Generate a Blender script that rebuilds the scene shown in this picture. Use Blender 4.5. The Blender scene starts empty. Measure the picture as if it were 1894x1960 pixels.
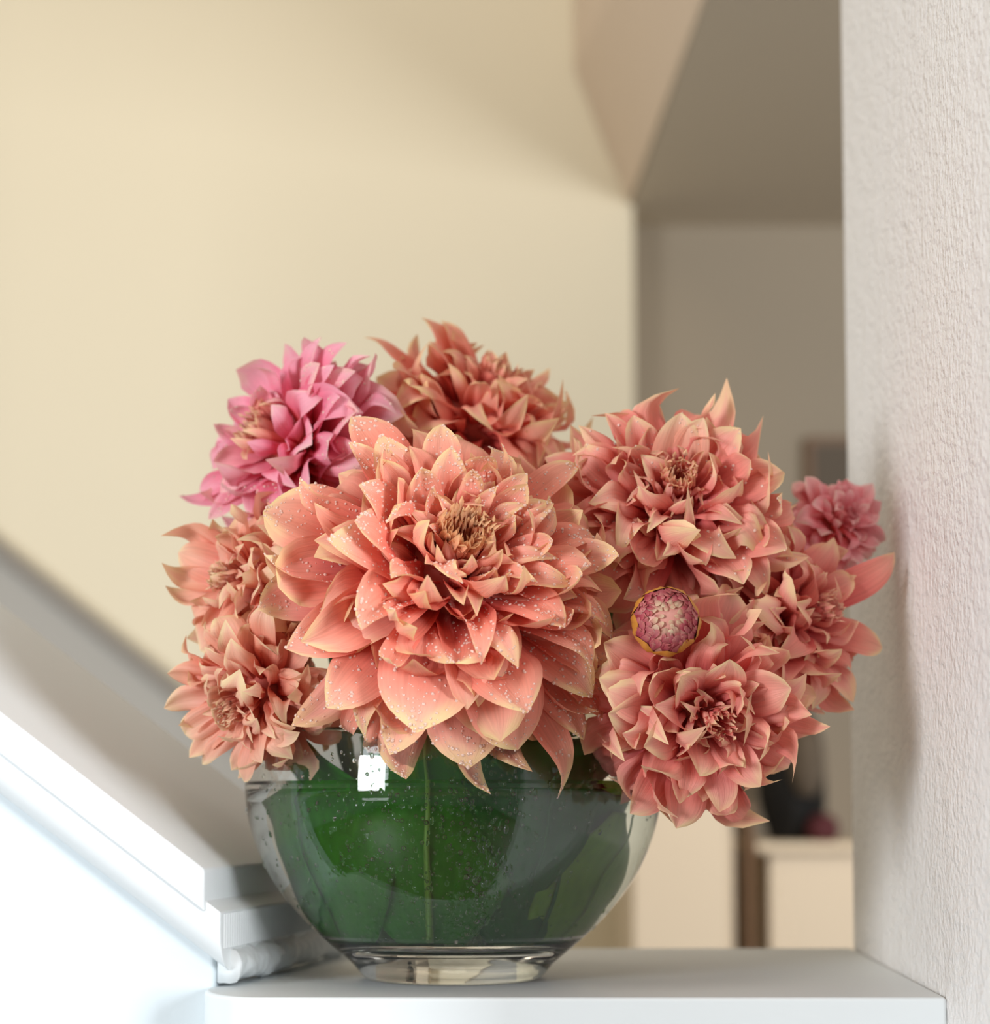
import bpy, math, random
import numpy as np
from mathutils import Vector, Matrix, noise

scene = bpy.context.scene
COL = scene.collection
R_ = math.radians
random.seed(7)
rng = np.random.RandomState(11)

# ------------------------------------------------------------------ camera
FPX, HC, PITCH, PRY = 3600.0, 0.091, R_(4.2), 1275.0      # focal length in px of the 1894x1960 frame
cam_d = bpy.data.cameras.new('camera')
cam = bpy.data.objects.new('camera', cam_d); COL.objects.link(cam)
cam.location = (0, -1.0, HC)
cam.rotation_euler = (R_(90) + PITCH, 0, 0)
cam_d.sensor_fit = 'VERTICAL'
cam_d.sensor_height = 24.0
cam_d.lens = 24.0 * FPX / 1960.0
cam_d.shift_y = (PRY - 980.0) / 1960.0
cam_d.clip_start = 0.02
cam_d.dof.use_dof = True
cam_d.dof.focus_distance = 0.880
cam_d.dof.aperture_fstop = cam_d.lens / 1000 / 0.0118
scene.camera = cam

# ------------------------------------------------------------------ world, lights, exposure
world = bpy.data.worlds.new('world'); scene.world = world
world.use_nodes = True
bg = world.node_tree.nodes['Background']
bg.inputs[0].default_value = (1.0, 0.955, 0.89, 1)
bg.inputs[1].default_value = 0.25

def area(name, loc, target, sx, sy, power, col):
    l = bpy.data.lights.new(name, 'AREA'); l.shape = 'RECTANGLE'; l.size = sx; l.size_y = sy
    l.energy = power; l.color = col
    o = bpy.data.objects.new(name, l); COL.objects.link(o); o.location = loc
    o.rotation_euler = (Vector(target) - Vector(loc)).to_track_quat('-Z', 'Y').to_euler()
    return o
area('window_daylight', (-2.3, -2.5, 0.36), (0, 0, 0.1), 0.9, 1.1, 92, (0.93, 0.965, 1.0))
area('window_daylight', (2.0, -2.0, 0.40), (0, 0, 0.1), 0.6, 1.0, 72, (0.95, 0.97, 1.0))
area('overhead_fill', (0.1, -1.5, 2.3), (0, 0, 0.2), 1.0, 1.0, 11, (1.0, 0.90, 0.76))  # added fill from above the camera side, no known lamp there
area('stairwell_lamp', (-1.0, 0.2, 2.6), (-0.6, 2.2, 0.6), 1.4, 1.4, 11, (1.0, 0.83, 0.60))
def spot(name, loc, target, power, col, ang, size):
    l = bpy.data.lights.new(name, 'SPOT'); l.energy = power; l.color = col; l.spot_size = R_(ang); l.spot_blend = 0.8; l.shadow_soft_size = size
    o = bpy.data.objects.new(name, l); COL.objects.link(o); o.location = loc
    o.rotation_euler = (Vector(target) - Vector(loc)).to_track_quat('-Z', 'Y').to_euler()
spot('hall_lamp', (0.75, 1.0, 0.6), (0.35, 1.95, -0.25), 10, (1.0, 0.82, 0.62), 60, 0.08)

scene.view_settings.view_transform = 'Standard'
scene.view_settings.look = 'None'
scene.view_settings.gamma = 1.0
scene.view_settings.exposure = 0.14
scene.view_settings.use_curve_mapping = False
scene.cycles.use_denoising = True
scene.cycles.max_bounces = 14
scene.cycles.transmission_bounces = 12
scene.cycles.transparent_max_bounces = 12

# ------------------------------------------------------------------ helpers
def at(px, py, Y):
    """point of the place seen at frame pixel (px,py), standing at world depth Y"""
    xc = (px - 947.0) / FPX; yc = (PRY - py) / FPX
    d = Vector((xc, math.cos(PITCH) - yc * math.sin(PITCH), math.sin(PITCH) + yc * math.cos(PITCH)))
    t = (Y + 1.0) / d.y
    return Vector((0, -1, HC)) + d * t
def ray(px, py):
    return at(px, py, 0.0) - Vector((0, -1, HC))

def link(name, me, mat, parent=None, loc=None):
    o = bpy.data.objects.new(name, me); COL.objects.link(o)
    if mat is not None and not me.materials: me.materials.append(mat)
    if parent is not None: o.parent = parent
    if loc is not None: o.location = loc
    return o
def mesh(name, verts, faces, smooth=False):
    me = bpy.data.meshes.new(name); me.from_pydata([tuple(v) for v in verts], [], faces); me.update()
    if smooth: me.polygons.foreach_set('use_smooth', [True] * len(me.polygons))
    return me
def tag(o, label=None, cat=None, group=None, kind=None):
    if label: o['label'] = label
    if cat: o['category'] = cat
    if group: o['group'] = group
    if kind: o['kind'] = kind
    return o
def empty(name, loc):
    o = bpy.data.objects.new(name, None); COL.objects.link(o); o.location = loc
    o.empty_display_size = 0.02
    return o
def prism(poly, d):
    """solid swept from polygon (list of Vector) along vector d"""
    n = len(poly); d = Vector(d)
    v = [Vector(p) for p in poly] + [Vector(p) + d for p in poly]
    f = [tuple(range(n)), tuple(range(2 * n - 1, n - 1, -1))]
    f += [(i, i + n, (i + 1) % n + n, (i + 1) % n) for i in range(n)]
    me = mesh('solid', v, f)
    import bmesh
    bm = bmesh.new(); bm.from_mesh(me); bmesh.ops.recalc_face_normals(bm, faces=bm.faces); bm.to_mesh(me); bm.free()
    return me
def bevel(o, w, seg=3):
    m = o.modifiers.new('bevel', 'BEVEL'); m.width = w; m.segments = seg; m.limit_method = 'ANGLE'; m.angle_limit = R_(30)
    for p in o.data.polygons: p.use_smooth = True
    w_ = o.modifiers.new('wn', 'WEIGHTED_NORMAL')
def box(x0, x1, y0, y1, z0, z1):
    return prism([(x0, y0, z0), (x1, y0, z0), (x1, y1, z0), (x0, y1, z0)], (0, 0, z1 - z0))
def lathe(profile, n=96, loc=(0, 0, 0)):
    v = []; f = []; m = len(profile)
    for i in range(n):
        a = 2 * math.pi * i / n
        for r, z in profile: v.append((r * math.cos(a), r * math.sin(a), z))
    for i in range(n):
        j = (i + 1) % n
        for k in range(m - 1):
            f.append((i * m + k, j * m + k, j * m + k + 1, i * m + k + 1))
    return v, f
def tube_mesh(pts, radii, n=10):
    pts = [Vector(p) for p in pts]; v = []; f = []
    ref = Vector((0.3, 0.9, 0.2)).normalized()
    for i, p in enumerate(pts):
        t = (pts[min(i + 1, len(pts) - 1)] - pts[max(i - 1, 0)]).normalized()
        a = t.cross(ref).normalized(); b = t.cross(a)
        for k in range(n):
            an = 2 * math.pi * k / n
            v.append(p + (a * math.cos(an) + b * math.sin(an)) * radii[i])
    for i in range(len(pts) - 1):
        for k in range(n):
            f.append((i * n + k, i * n + (k + 1) % n, (i + 1) * n + (k + 1) % n, (i + 1) * n + k))
    f.append(tuple(range(n))[::-1]); f.append(tuple((len(pts) - 1) * n + k for k in range(n)))
    return mesh('tube', v, f, True)

# ------------------------------------------------------------------ materials
def new_mat(name):
    m = bpy.data.materials.new(name); m.use_nodes = True
    nt = m.node_tree; b = nt.nodes['Principled BSDF']
    return m, nt, b
def N(nt, t, **kw):
    n = nt.nodes.new(t)
    for k, v in kw.items(): setattr(n, k, v)
    return n
def paint(name, col, rough=0.5, bump_scale=0, bump_str=0.0, var=0.03, dist=0.001, stretch=None):
    m, nt, b = new_mat(name)
    b.inputs['Roughness'].default_value = rough
    tc = N(nt, 'ShaderNodeTexCoord')
    nz = N(nt, 'ShaderNodeTexNoise'); nz.inputs['Scale'].default_value = 3.0; nz.inputs['Detail'].default_value = 5
    nt.links.new(tc.outputs['Object'], nz.inputs['Vector'])
    mx = N(nt, 'ShaderNodeMix', data_type='RGBA')
    mx.inputs[6].default_value = tuple(c * (1 - var) for c in col) + (1,)
    mx.inputs[7].default_value = tuple(min(1, c * (1 + var)) for c in col) + (1,)
    nt.links.new(nz.outputs['Fac'], mx.inputs[0]); nt.links.new(mx.outputs[2], b.inputs['Base Color'])
    if bump_str:
        n2 = N(nt, 'ShaderNodeTexNoise'); n2.inputs['Scale'].default_value = bump_scale; n2.inputs['Detail'].default_value = 4
        mp = N(nt, 'ShaderNodeMapping')
        if stretch: mp.inputs['Scale'].default_value = stretch
        nt.links.new(tc.outputs['Object'], mp.inputs['Vector']); nt.links.new(mp.outputs[0], n2.inputs['Vector'])
        bp = N(nt, 'ShaderNodeBump'); bp.inputs['Strength'].default_value = bump_str; bp.inputs['Distance'].default_value = dist
        nt.links.new(n2.outputs['Fac'], bp.inputs['Height']); nt.links.new(bp.outputs[0], b.inputs['Normal'])
    return m
M = {}
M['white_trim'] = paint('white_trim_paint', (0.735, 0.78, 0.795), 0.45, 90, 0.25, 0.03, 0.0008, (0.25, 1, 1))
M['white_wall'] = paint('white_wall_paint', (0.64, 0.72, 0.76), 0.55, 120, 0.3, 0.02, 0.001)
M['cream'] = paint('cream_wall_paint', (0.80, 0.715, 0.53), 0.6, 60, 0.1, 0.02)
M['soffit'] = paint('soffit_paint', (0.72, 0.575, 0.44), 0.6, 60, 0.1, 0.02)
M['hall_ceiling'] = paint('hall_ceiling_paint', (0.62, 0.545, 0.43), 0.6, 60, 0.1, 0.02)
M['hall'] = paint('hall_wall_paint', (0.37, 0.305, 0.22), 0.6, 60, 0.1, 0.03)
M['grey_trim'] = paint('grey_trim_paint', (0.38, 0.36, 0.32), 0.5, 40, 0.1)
M['shadow_line'] = paint('shadow_line_paint', (0.24, 0.21, 0.17), 0.5, 40, 0.1)
M['floor'] = paint('floor_dark_wood', (0.12, 0.075, 0.045), 0.5, 30, 0.3, 0.2, 0.001, (1, 8, 1))
M['cabinet'] = paint('cream_cabinet_paint', (0.86, 0.73, 0.55), 0.5, 40, 0.1, 0.03)
M['wood'] = paint('brown_wood', (0.24, 0.14, 0.08), 0.45, 30, 0.2, 0.25, 0.001, (6, 6, 0.6))
M['black'] = paint('black_cloth', (0.005, 0.005, 0.005), 0.8, 80, 0.3, 0.2)
M['taupe'] = paint('taupe_cloth', (0.14, 0.11, 0.08), 0.8, 80, 0.3, 0.1)
M['red'] = paint('dark_red_cloth', (0.10, 0.018, 0.025), 0.7, 80, 0.3, 0.1)

# orange-peel plaster of the near wall
def plaster():
    m, nt, b = new_mat('orange_peel_plaster')
    b.inputs['Base Color'].default_value = (0.80, 0.775, 0.75, 1); b.inputs['Roughness'].default_value = 0.5
    tc = N(nt, 'ShaderNodeTexCoord')
    mp = N(nt, 'ShaderNodeMapping'); mp.inputs['Scale'].default_value = (1, 0.8, 1)
    nt.links.new(tc.outputs['Object'], mp.inputs['Vector'])
    n1 = N(nt, 'ShaderNodeTexNoise'); n1.inputs['Scale'].default_value = 260; n1.inputs['Detail'].default_value = 2.5
    n2 = N(nt, 'ShaderNodeTexNoise'); n2.inputs['Scale'].default_value = 70; n2.inputs['Detail'].default_value = 2
    ad = N(nt, 'ShaderNodeMath', operation='ADD')
    for n in (n1, n2): nt.links.new(mp.outputs[0], n.inputs['Vector'])
    nt.links.new(n1.outputs['Fac'], ad.inputs[0]); nt.links.new(n2.outputs['Fac'], ad.inputs[1])
    bp = N(nt, 'ShaderNodeBump'); bp.inputs['Strength'].default_value = 0.85; bp.inputs['Distance'].default_value = 0.0032
    nt.links.new(ad.outputs[0], bp.inputs['Height']); nt.links.new(bp.outputs[0], b.inputs['Normal'])
    return m
M['plaster'] = plaster()

def glass(name, ior, col=(1, 1, 1), rough=0.0):
    m, nt, b = new_mat(name)
    b.inputs['Base Color'].default_value = col + (1,); b.inputs['Roughness'].default_value = rough
    b.inputs['IOR'].default_value = ior; b.inputs['Transmission Weight'].default_value = 1.0
    return m
M['glass'] = glass('vase_glass', 1.47, (0.96, 0.985, 0.98))
M['water'] = glass('water', 1.33, (0.97, 0.99, 0.98))
M['drop'] = glass('water_drop', 1.33)
M['dew'] = glass('dew_drop', 1.33, (1.0, 0.80, 0.69), 0.12)
M['dew'].node_tree.nodes['Principled BSDF'].inputs['Transmission Weight'].default_value = 0.48
M['dew'].node_tree.nodes['Principled BSDF'].inputs['Specular IOR Level'].default_value = 0.9

def petal_mat(name, stops, tip, edge_w, random_col, vein=0.5, trans=0.32):
    """stops: (u, colour) along the petal; tip: colour of the dry margins"""
    m, nt, b = new_mat(name); L = nt.links.new
    uv = N(nt, 'ShaderNodeUVMap'); sx = N(nt, 'ShaderNodeSeparateXYZ'); L(uv.outputs[0], sx.inputs[0])
    oi = N(nt, 'ShaderNodeObjectInfo')
    # stretched vein noise
    cb = N(nt, 'ShaderNodeCombineXYZ')
    mu = N(nt, 'ShaderNodeMath', operation='MULTIPLY'); mu.inputs[1].default_value = 2.2; L(sx.outputs[0], mu.inputs[0])
    mv = N(nt, 'ShaderNodeMath', operation='MULTIPLY'); mv.inputs[1].default_value = 26; L(sx.outputs[1], mv.inputs[0])
    mr = N(nt, 'ShaderNodeMath', operation='MULTIPLY'); mr.inputs[1].default_value = 97; L(oi.outputs['Random'], mr.inputs[0])
    L(mu.outputs[0], cb.inputs[0]); L(mv.outputs[0], cb.inputs[1]); L(mr.outputs[0], cb.inputs[2])
    vn = N(nt, 'ShaderNodeTexNoise'); vn.inputs['Scale'].default_value = 1.0; vn.inputs['Detail'].default_value = 3; L(cb.outputs[0], vn.inputs['Vector'])
    # blotch noise
    cb2 = N(nt, 'ShaderNodeCombineXYZ'); L(sx.outputs[0], cb2.inputs[0]); L(sx.outputs[1], cb2.inputs[1]); L(mr.outputs[0], cb2.inputs[2])
    bn = N(nt, 'ShaderNodeTexNoise'); bn.inputs['Scale'].default_value = 2.6; bn.inputs['Detail'].default_value = 4; L(cb2.outputs[0], bn.inputs['Vector'])
    # u shifted by the blotches and by the petal's own random
    a1 = N(nt, 'ShaderNodeMath', operation='MULTIPLY_ADD'); a1.inputs[1].default_value = 0.32; L(bn.outputs['Fac'], a1.inputs[0]); L(sx.outputs[0], a1.inputs[2])
    a2 = N(nt, 'ShaderNodeMath', operation='MULTIPLY_ADD'); a2.inputs[1].default_value = 0.22; L(oi.outputs['Random'], a2.inputs[0]); L(a1.outputs[0], a2.inputs[2])
    a3 = N(nt, 'ShaderNodeMath', operation='SUBTRACT'); a3.inputs[1].default_value = 0.27; L(a2.outputs[0], a3.inputs[0])
    cr = N(nt, 'ShaderNodeValToRGB'); L(a3.outputs[0], cr.inputs[0])
    el = cr.color_ramp.elements
    el[0].position, el[0].color = stops[0][0], stops[0][1] + (1,)
    el[1].position, el[1].color = stops[-1][0], stops[-1][1] + (1,)
    for p, c in stops[1:-1]:
        e = el.new(p); e.color = c + (1,)
    # veins darken slightly
    vr = N(nt, 'ShaderNodeMapRange'); vr.inputs[1].default_value = 0.35; vr.inputs[2].default_value = 0.7; vr.inputs[3].default_value = 0.80; vr.inputs[4].default_value = 1.06
    L(vn.outputs['Fac'], vr.inputs[0])
    m1 = N(nt, 'ShaderNodeMix', data_type='RGBA', blend_type='MULTIPLY'); m1.inputs[0].default_value = vein
    L(cr.outputs[0], m1.inputs[6]); L(vr.outputs[0], m1.inputs[7])
    # dry margins and tip: edge coordinate v in 0..1, centre .5
    ab = N(nt, 'ShaderNodeMath', operation='SUBTRACT'); ab.inputs[1].default_value = 0.5; L(sx.outputs[1], ab.inputs[0])
    ab2 = N(nt, 'ShaderNodeMath', operation='ABSOLUTE'); L(ab.outputs[0], ab2.inputs[0])
    e1 = N(nt, 'ShaderNodeMath', operation='MULTIPLY_ADD'); e1.inputs[1].default_value = 0.36; L(ab2.outputs[0], e1.inputs[0]); L(sx.outputs[0], e1.inputs[2])
    e2 = N(nt, 'ShaderNodeMath', operation='MULTIPLY_ADD'); e2.inputs[1].default_value = 0.34; L(bn.outputs['Fac'], e2.inputs[0]); L(e1.outputs[0], e2.inputs[2])
    e3 = N(nt, 'ShaderNodeMath', operation='MULTIPLY_ADD'); e3.inputs[1].default_value = 0.16; L(oi.outputs['Random'], e3.inputs[0]); L(e2.outputs[0], e3.inputs[2])
    er = N(nt, 'ShaderNodeMapRange', interpolation_type='SMOOTHSTEP'); er.inputs[1].default_value = 1.15 - edge_w; er.inputs[2].default_value = 1.40; er.inputs[4].default_value = 0.92
    L(e3.outputs[0], er.inputs[0])
    m2 = N(nt, 'ShaderNodeMix', data_type='RGBA'); m2.inputs[7].default_value = tip + (1,)
    L(er.outputs[0], m2.inputs[0]); L(m1.outputs[2], m2.inputs[6])
    # per-petal tint
    m3 = N(nt, 'ShaderNodeMix', data_type='RGBA', blend_type='MIX'); m3.inputs[7].default_value = random_col + (1,)
    pr = N(nt, 'ShaderNodeMapRange'); pr.inputs[1].default_value = 0.6; pr.inputs[2].default_value = 1.0; pr.inputs[4].default_value = 0.34
    L(oi.outputs['Random'], pr.inputs[0]); L(pr.outputs[0], m3.inputs[0]); L(m2.outputs[2], m3.inputs[6])
    L(m3.outputs[2], b.inputs['Base Color'])
    b.inputs['Roughness'].default_value = 0.46
    b.inputs['Specular IOR Level'].default_value = 0.32
    bp = N(nt, 'ShaderNodeBump'); bp.inputs['Strength'].default_value = 0.45; bp.inputs['Distance'].default_value = 0.0006
    L(vn.outputs['Fac'], bp.inputs['Height']); L(bp.outputs[0], b.inputs['Normal'])
    tr = N(nt, 'ShaderNodeBsdfTranslucent'); L(m3.outputs[2], tr.inputs['Color']); L(bp.outputs[0], tr.inputs['Normal'])
    ms = N(nt, 'ShaderNodeMixShader'); ms.inputs[0].default_value = trans
    out = nt.nodes['Material Output']
    L(b.outputs[0], ms.inputs[1]); L(tr.outputs[0], ms.inputs[2]); L(ms.outputs[0], out.inputs['Surface'])
    return m
M['salmon'] = petal_mat('salmon_petal', [(0.0, (0.66, 0.05, 0.055)), (0.33, (0.83, 0.145, 0.115)), (0.62, (0.93, 0.30, 0.215)), (1.0, (0.97, 0.53, 0.39))],
                        (0.95, 0.76, 0.38), 0.0, (0.93, 0.33, 0.29))
M['peach'] = petal_mat('peach_petal', [(0.0, (0.74, 0.10, 0.08)), (0.32, (0.88, 0.25, 0.18)), (0.62, (0.95, 0.45, 0.32)), (1.0, (0.98, 0.64, 0.46))],
                       (0.96, 0.82, 0.48), 0.02, (0.94, 0.44, 0.36))
M['rose'] = petal_mat('rose_salmon_petal', [(0.0, (0.60, 0.045, 0.065)), (0.33, (0.79, 0.135, 0.135)), (0.65, (0.91, 0.30, 0.245)), (1.0, (0.96, 0.53, 0.41))],
                      (0.95, 0.77, 0.43), 0.02, (0.88, 0.24, 0.27))
M['pink'] = petal_mat('pink_petal', [(0.0, (0.84, 0.11, 0.06)), (0.28, (0.90, 0.14, 0.16)), (0.55, (0.94, 0.25, 0.38)), (1.0, (0.98, 0.55, 0.64))],
                      (0.92, 0.62, 0.58), -0.06, (0.90, 0.33, 0.30))
M['blush'] = petal_mat('blush_pink_petal', [(0.0, (0.96, 0.18, 0.10)), (0.28, (0.98, 0.22, 0.20)), (0.55, (0.98, 0.32, 0.37)), (1.0, (0.99, 0.56, 0.58))],
                      (0.97, 0.74, 0.66), -0.04, (0.95, 0.42, 0.40))
M['floret'] = petal_mat('golden_floret', [(0.0, (0.74, 0.13, 0.08)), (0.4, (0.88, 0.27, 0.16)), (0.7, (0.92, 0.42, 0.24)), (1.0, (0.93, 0.60, 0.33))],
                        (0.93, 0.72, 0.36), -0.10, (0.86, 0.34, 0.20))
M['bud_petal'] = petal_mat('magenta_bud_petal', [(0.0, (0.40, 0.04, 0.06)), (0.4, (0.50, 0.07, 0.11)), (0.7, (0.62, 0.14, 0.17)), (1.0, (0.72, 0.25, 0.22))],
                           (0.82, 0.46, 0.40), -0.10, (0.62, 0.25, 0.26))
M['bud_heart'] = petal_mat('cream_bud_petal', [(0.0, (0.50, 0.14, 0.14)), (0.4, (0.68, 0.32, 0.26)), (0.7, (0.80, 0.55, 0.38)), (1.0, (0.86, 0.72, 0.50))], (0.86, 0.72, 0.45), 0.0, (0.74, 0.40, 0.36))
M['bud_core'] = paint('bud_core', (0.66, 0.30, 0.25), 0.5, 60, 0.2, 0.1)
M['bract'] = paint('ochre_bract', (0.52, 0.22, 0.035), 0.42, 60, 0.2, 0.18)
M['stem'] = paint('green_stem', (0.10, 0.22, 0.04), 0.5, 60, 0.2, 0.15)
M['receptacle'] = paint('coral_receptacle', (0.50, 0.10, 0.07), 0.6, 60, 0.2, 0.1)

def leaf_mat(name, c1, c2):
    m, nt, b = new_mat(name); L = nt.links.new
    uv = N(nt, 'ShaderNodeUVMap'); mp = N(nt, 'ShaderNodeMapping'); mp.inputs['Scale'].default_value = (3.0, 9.0, 1)
    mp.inputs['Rotation'].default_value = (0, 0, 0.35); L(uv.outputs[0], mp.inputs[0])
    nz = N(nt, 'ShaderNodeTexNoise'); nz.inputs['Scale'].default_value = 1.6; nz.inputs['Detail'].default_value = 4; L(mp.outputs[0], nz.inputs['Vector'])
    mx = N(nt, 'ShaderNodeMix', data_type='RGBA'); mx.inputs[6].default_value = c1 + (1,); mx.inputs[7].default_value = c2 + (1,)
    L(nz.outputs['Fac'], mx.inputs[0]); L(mx.outputs[2], b.inputs['Base Color']); b.inputs['Roughness'].default_value = 0.5; b.inputs['Specular IOR Level'].default_value = 0.08
    bp = N(nt, 'ShaderNodeBump'); bp.inputs['Strength'].default_value = 0.3; bp.inputs['Distance'].default_value = 0.0008
    L(nz.outputs['Fac'], bp.inputs['Height']); L(bp.outputs[0], b.inputs['Normal'])
    return m
M['leaf'] = leaf_mat('dark_green_leaf', (0.010, 0.090, 0.003), (0.030, 0.200, 0.008))
M['leaf2'] = leaf_mat('deep_green_leaf', (0.005, 0.060, 0.006), (0.012, 0.120, 0.014))
M['leaf3'] = leaf_mat('light_green_leaf', (0.08, 0.20, 0.010), (0.17, 0.33, 0.025))
M['midrib'] = paint('leaf_midrib', (0.12, 0.27, 0.02), 0.45)

# ------------------------------------------------------------------ structure
def st(name, me, mat):
    return tag(link(name, me, mat), kind='structure')
def lab(o, label, cat): o['label'] = label; o['category'] = cat; return o

ZF = -1.05
# --- ledge the vase stands on
LF, LB = -0.1025, 0.204
pts = [(0.2136, LF), (-0.1140, LF)]
for k in range(1, 9):
    a = k / 9 * math.pi / 2
    pts.append((-0.1140 - 0.0295 * math.sin(a), LF + 0.047 * (1 - math.cos(a)) ** 0.9))
pts += [(-0.1435, -0.050), (-0.1435, 0.06), (-0.085, LB), (0.2265, LB)]
led = st('trim_1', prism([(x, y, -0.045) for x, y in pts], (0, 0, 0.045)), M['white_trim']); bevel(led, 0.0022)
lab(led, 'white painted wooden ledge under the flower vase', 'ledge')
# half wall under the ledge
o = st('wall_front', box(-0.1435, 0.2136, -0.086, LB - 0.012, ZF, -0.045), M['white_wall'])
lab(o, 'white half wall below the ledge', 'wall')
# --- near wall on the right, plaster
wl = [(0.2273, LB), (0.2135, LF), (0.2075, -0.24), (0.2045, -0.34), (0.36, -0.34), (0.36, LB)]
o = st('wall_right', prism([(x, y, ZF) for x, y in wl], (0, 0, 3.2)), M['plaster']); bevel(o, 0.004, 3)
lab(o, 'white orange-peel plaster wall beside the ledge', 'wall')

# --- sloping half wall on the left: cap, moulding, wall
E = Vector((0.205, 0.979, 0)); RUN = Vector((-1, 0, 0.762)) * 1.0
e0 = at(391, 1664, -0.068)
def slope_part(name, prof, off, mat, bev):
    """prof: list of (along end, height) from the cap's lower front corner e0"""
    poly = [e0 + E * a + Vector((off, 0, h)) for a, h in prof]
    o = st(name, prism(poly, RUN), mat); bevel(o, bev, 3); return o
dz = 0.0212
cap = slope_part('trim_2', [(0, 0), (0, -dz), (0.215, -dz), (0.215, 0)], 0, M['white_trim'], 0.0016)
lab(cap, 'white sloping cap board of the stair half wall', 'cap board')
mz = -dz; mh = 0.019
prof = [(0.002, mz), (0.002, mz - mh * 0.55)]
for k in range(1, 7):
    a = k / 6 * math.pi / 2
    prof.append((0.002 + 0.018 * (1 - math.cos(a)), mz - mh * 0.55 - 0.020 * math.sin(a)))
prof += [(0.205, mz - mh * 0.55 - 0.020), (0.205, mz)]
mo = slope_part('trim_3', prof, 0.0075, M['white_trim'], 0.0008)
lab(mo, 'white moulding under the sloping cap board', 'moulding')
# combed ribs in the moulding's end
rb = []
rf = []
n = 0
a = 0.006
while a < 0.19:
    for da, dx in ((0, 0), (0.0009, 0.0007), (0.0019, 0)):
        for h in (mz - 0.001, mz - mh + 0.001):
            rb.append(e0 + E * (a + da) + Vector((0.0076 + dx, 0, h)))
    b0 = n * 6
    rf += [(b0, b0 + 1, b0 + 3, b0 + 2), (b0 + 2, b0 + 3, b0 + 5, b0 + 4)]
    n += 1; a += 0.0034
ribs = link('combed_ribs', mesh('ribs', rb, rf), M['white_trim'], mo); ribs['kind'] = 'stuff'
# lumpy caulk bead between moulding end and ledge
bp = []
p0 = e0 + E * 0.018 + Vector((0.004, 0, mz - mh - 0.0085))
for k in range(110): bp.append(p0 + E * (k / 109 * 0.2))
bm_ = tube_mesh(bp, [0.0088] * 110, 18)
for v_ in bm_.vertices:
    q = v_.co
    k = 0.0022 * noise.noise(q * 95) + 0.0012 * noise.noise(q * 260) + 0.0016 * noise.noise(Vector((q.y * 60, q.z * 170, 3)))
    d_ = q - p0; d_ = d_ - E * d_.dot(E)
    v_.co = q + d_.normalized() * k
bead = tag(link('trim_4', bm_, M['white_trim']), kind='structure')
lab(bead, 'lumpy white caulk bead where the stair wall meets the ledge', 'caulk bead')
# wall below the moulding, front face
wy = e0 + E * 0.016
zt = e0.z - dz - mh
poly = [Vector((wy.x + 0.0005, wy.y, ZF)), Vector((wy.x + 0.0005, wy.y, zt)), Vector((wy.x - 1.0, wy.y, zt + 0.762)), Vector((wy.x - 1.0, wy.y, ZF))]
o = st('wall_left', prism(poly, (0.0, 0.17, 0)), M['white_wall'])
bevel(o, 0.003, 2)
lab(o, 'white stair half wall below the sloping cap', 'wall')

# --- far stairwell wall, soffit, hall
YW = 2.2
cx = at(1214, 900, YW).x
o = st('wall_back', box(-3.0, cx, YW, YW + 0.12, ZF, 3.4), M['cream'])
lab(o, 'warm cream stairwell wall behind the flowers', 'wall')
# skirt board of the far flight
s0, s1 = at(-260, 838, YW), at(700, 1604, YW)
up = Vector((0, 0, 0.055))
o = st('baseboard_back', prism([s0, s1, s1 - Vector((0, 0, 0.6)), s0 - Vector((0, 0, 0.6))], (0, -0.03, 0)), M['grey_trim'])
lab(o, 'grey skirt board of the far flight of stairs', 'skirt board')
o = st('shadow_strip', prism([s0 + up * 0.2, s1 + up * 0.2, s1 - up * 0.35, s0 - up * 0.35], (0, -0.045, 0)), M['shadow_line'])  # shadow line along the board's top, put in as a dark-coloured strip
lab(o, 'dark sloping strip standing in for the shadow line along the grey skirt board', 'shadow line')
# soffit: the slanted face that runs from the wall's head to the hall ceiling
Cc = at(1203, 392, YW); zc = Cc.z
A2 = at(1092, -420, YW - 0.005); B2 = at(1098, 130, YW - 0.005)
Dn = Vector((Cc.x + 0.085, 0.30, zc))
v = [Cc, B2, A2, Dn + Vector((-0.02, 0, 0.30)), Dn]
v2 = [p + Vector((0.06, 0.06, 0.5)) for p in v]
me = mesh('soffit', list(v) + v2, [(0, 1, 4), (1, 2, 3), (1, 3, 4), (5, 9, 6), (6, 8, 7), (6, 9, 8)] + [(i, i + 5, (i + 1) % 5 + 5, (i + 1) % 5) for i in range(5)])
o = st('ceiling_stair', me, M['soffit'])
lab(o, 'pale slanted soffit between stairwell wall and hall ceiling', 'soffit')
# hall: ceiling, back wall
YH = 2.32
hc_ = prism([Vector((Cc.x - 0.005, YH + 0.1, zc)), Vector((Dn.x, 0.25, zc)), Vector((1.4, 0.25, zc)), Vector((1.4, YH + 0.1, zc))], (0, 0, 0.08))
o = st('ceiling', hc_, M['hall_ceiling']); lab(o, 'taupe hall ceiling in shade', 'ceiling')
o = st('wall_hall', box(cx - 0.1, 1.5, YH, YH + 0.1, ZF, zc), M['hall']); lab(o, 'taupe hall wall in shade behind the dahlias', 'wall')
o = st('floor', box(-3, 1.6, -4.5, 3.0, ZF - 0.05, ZF), M['floor']); lab(o, 'dark wooden floor', 'floor')

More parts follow.
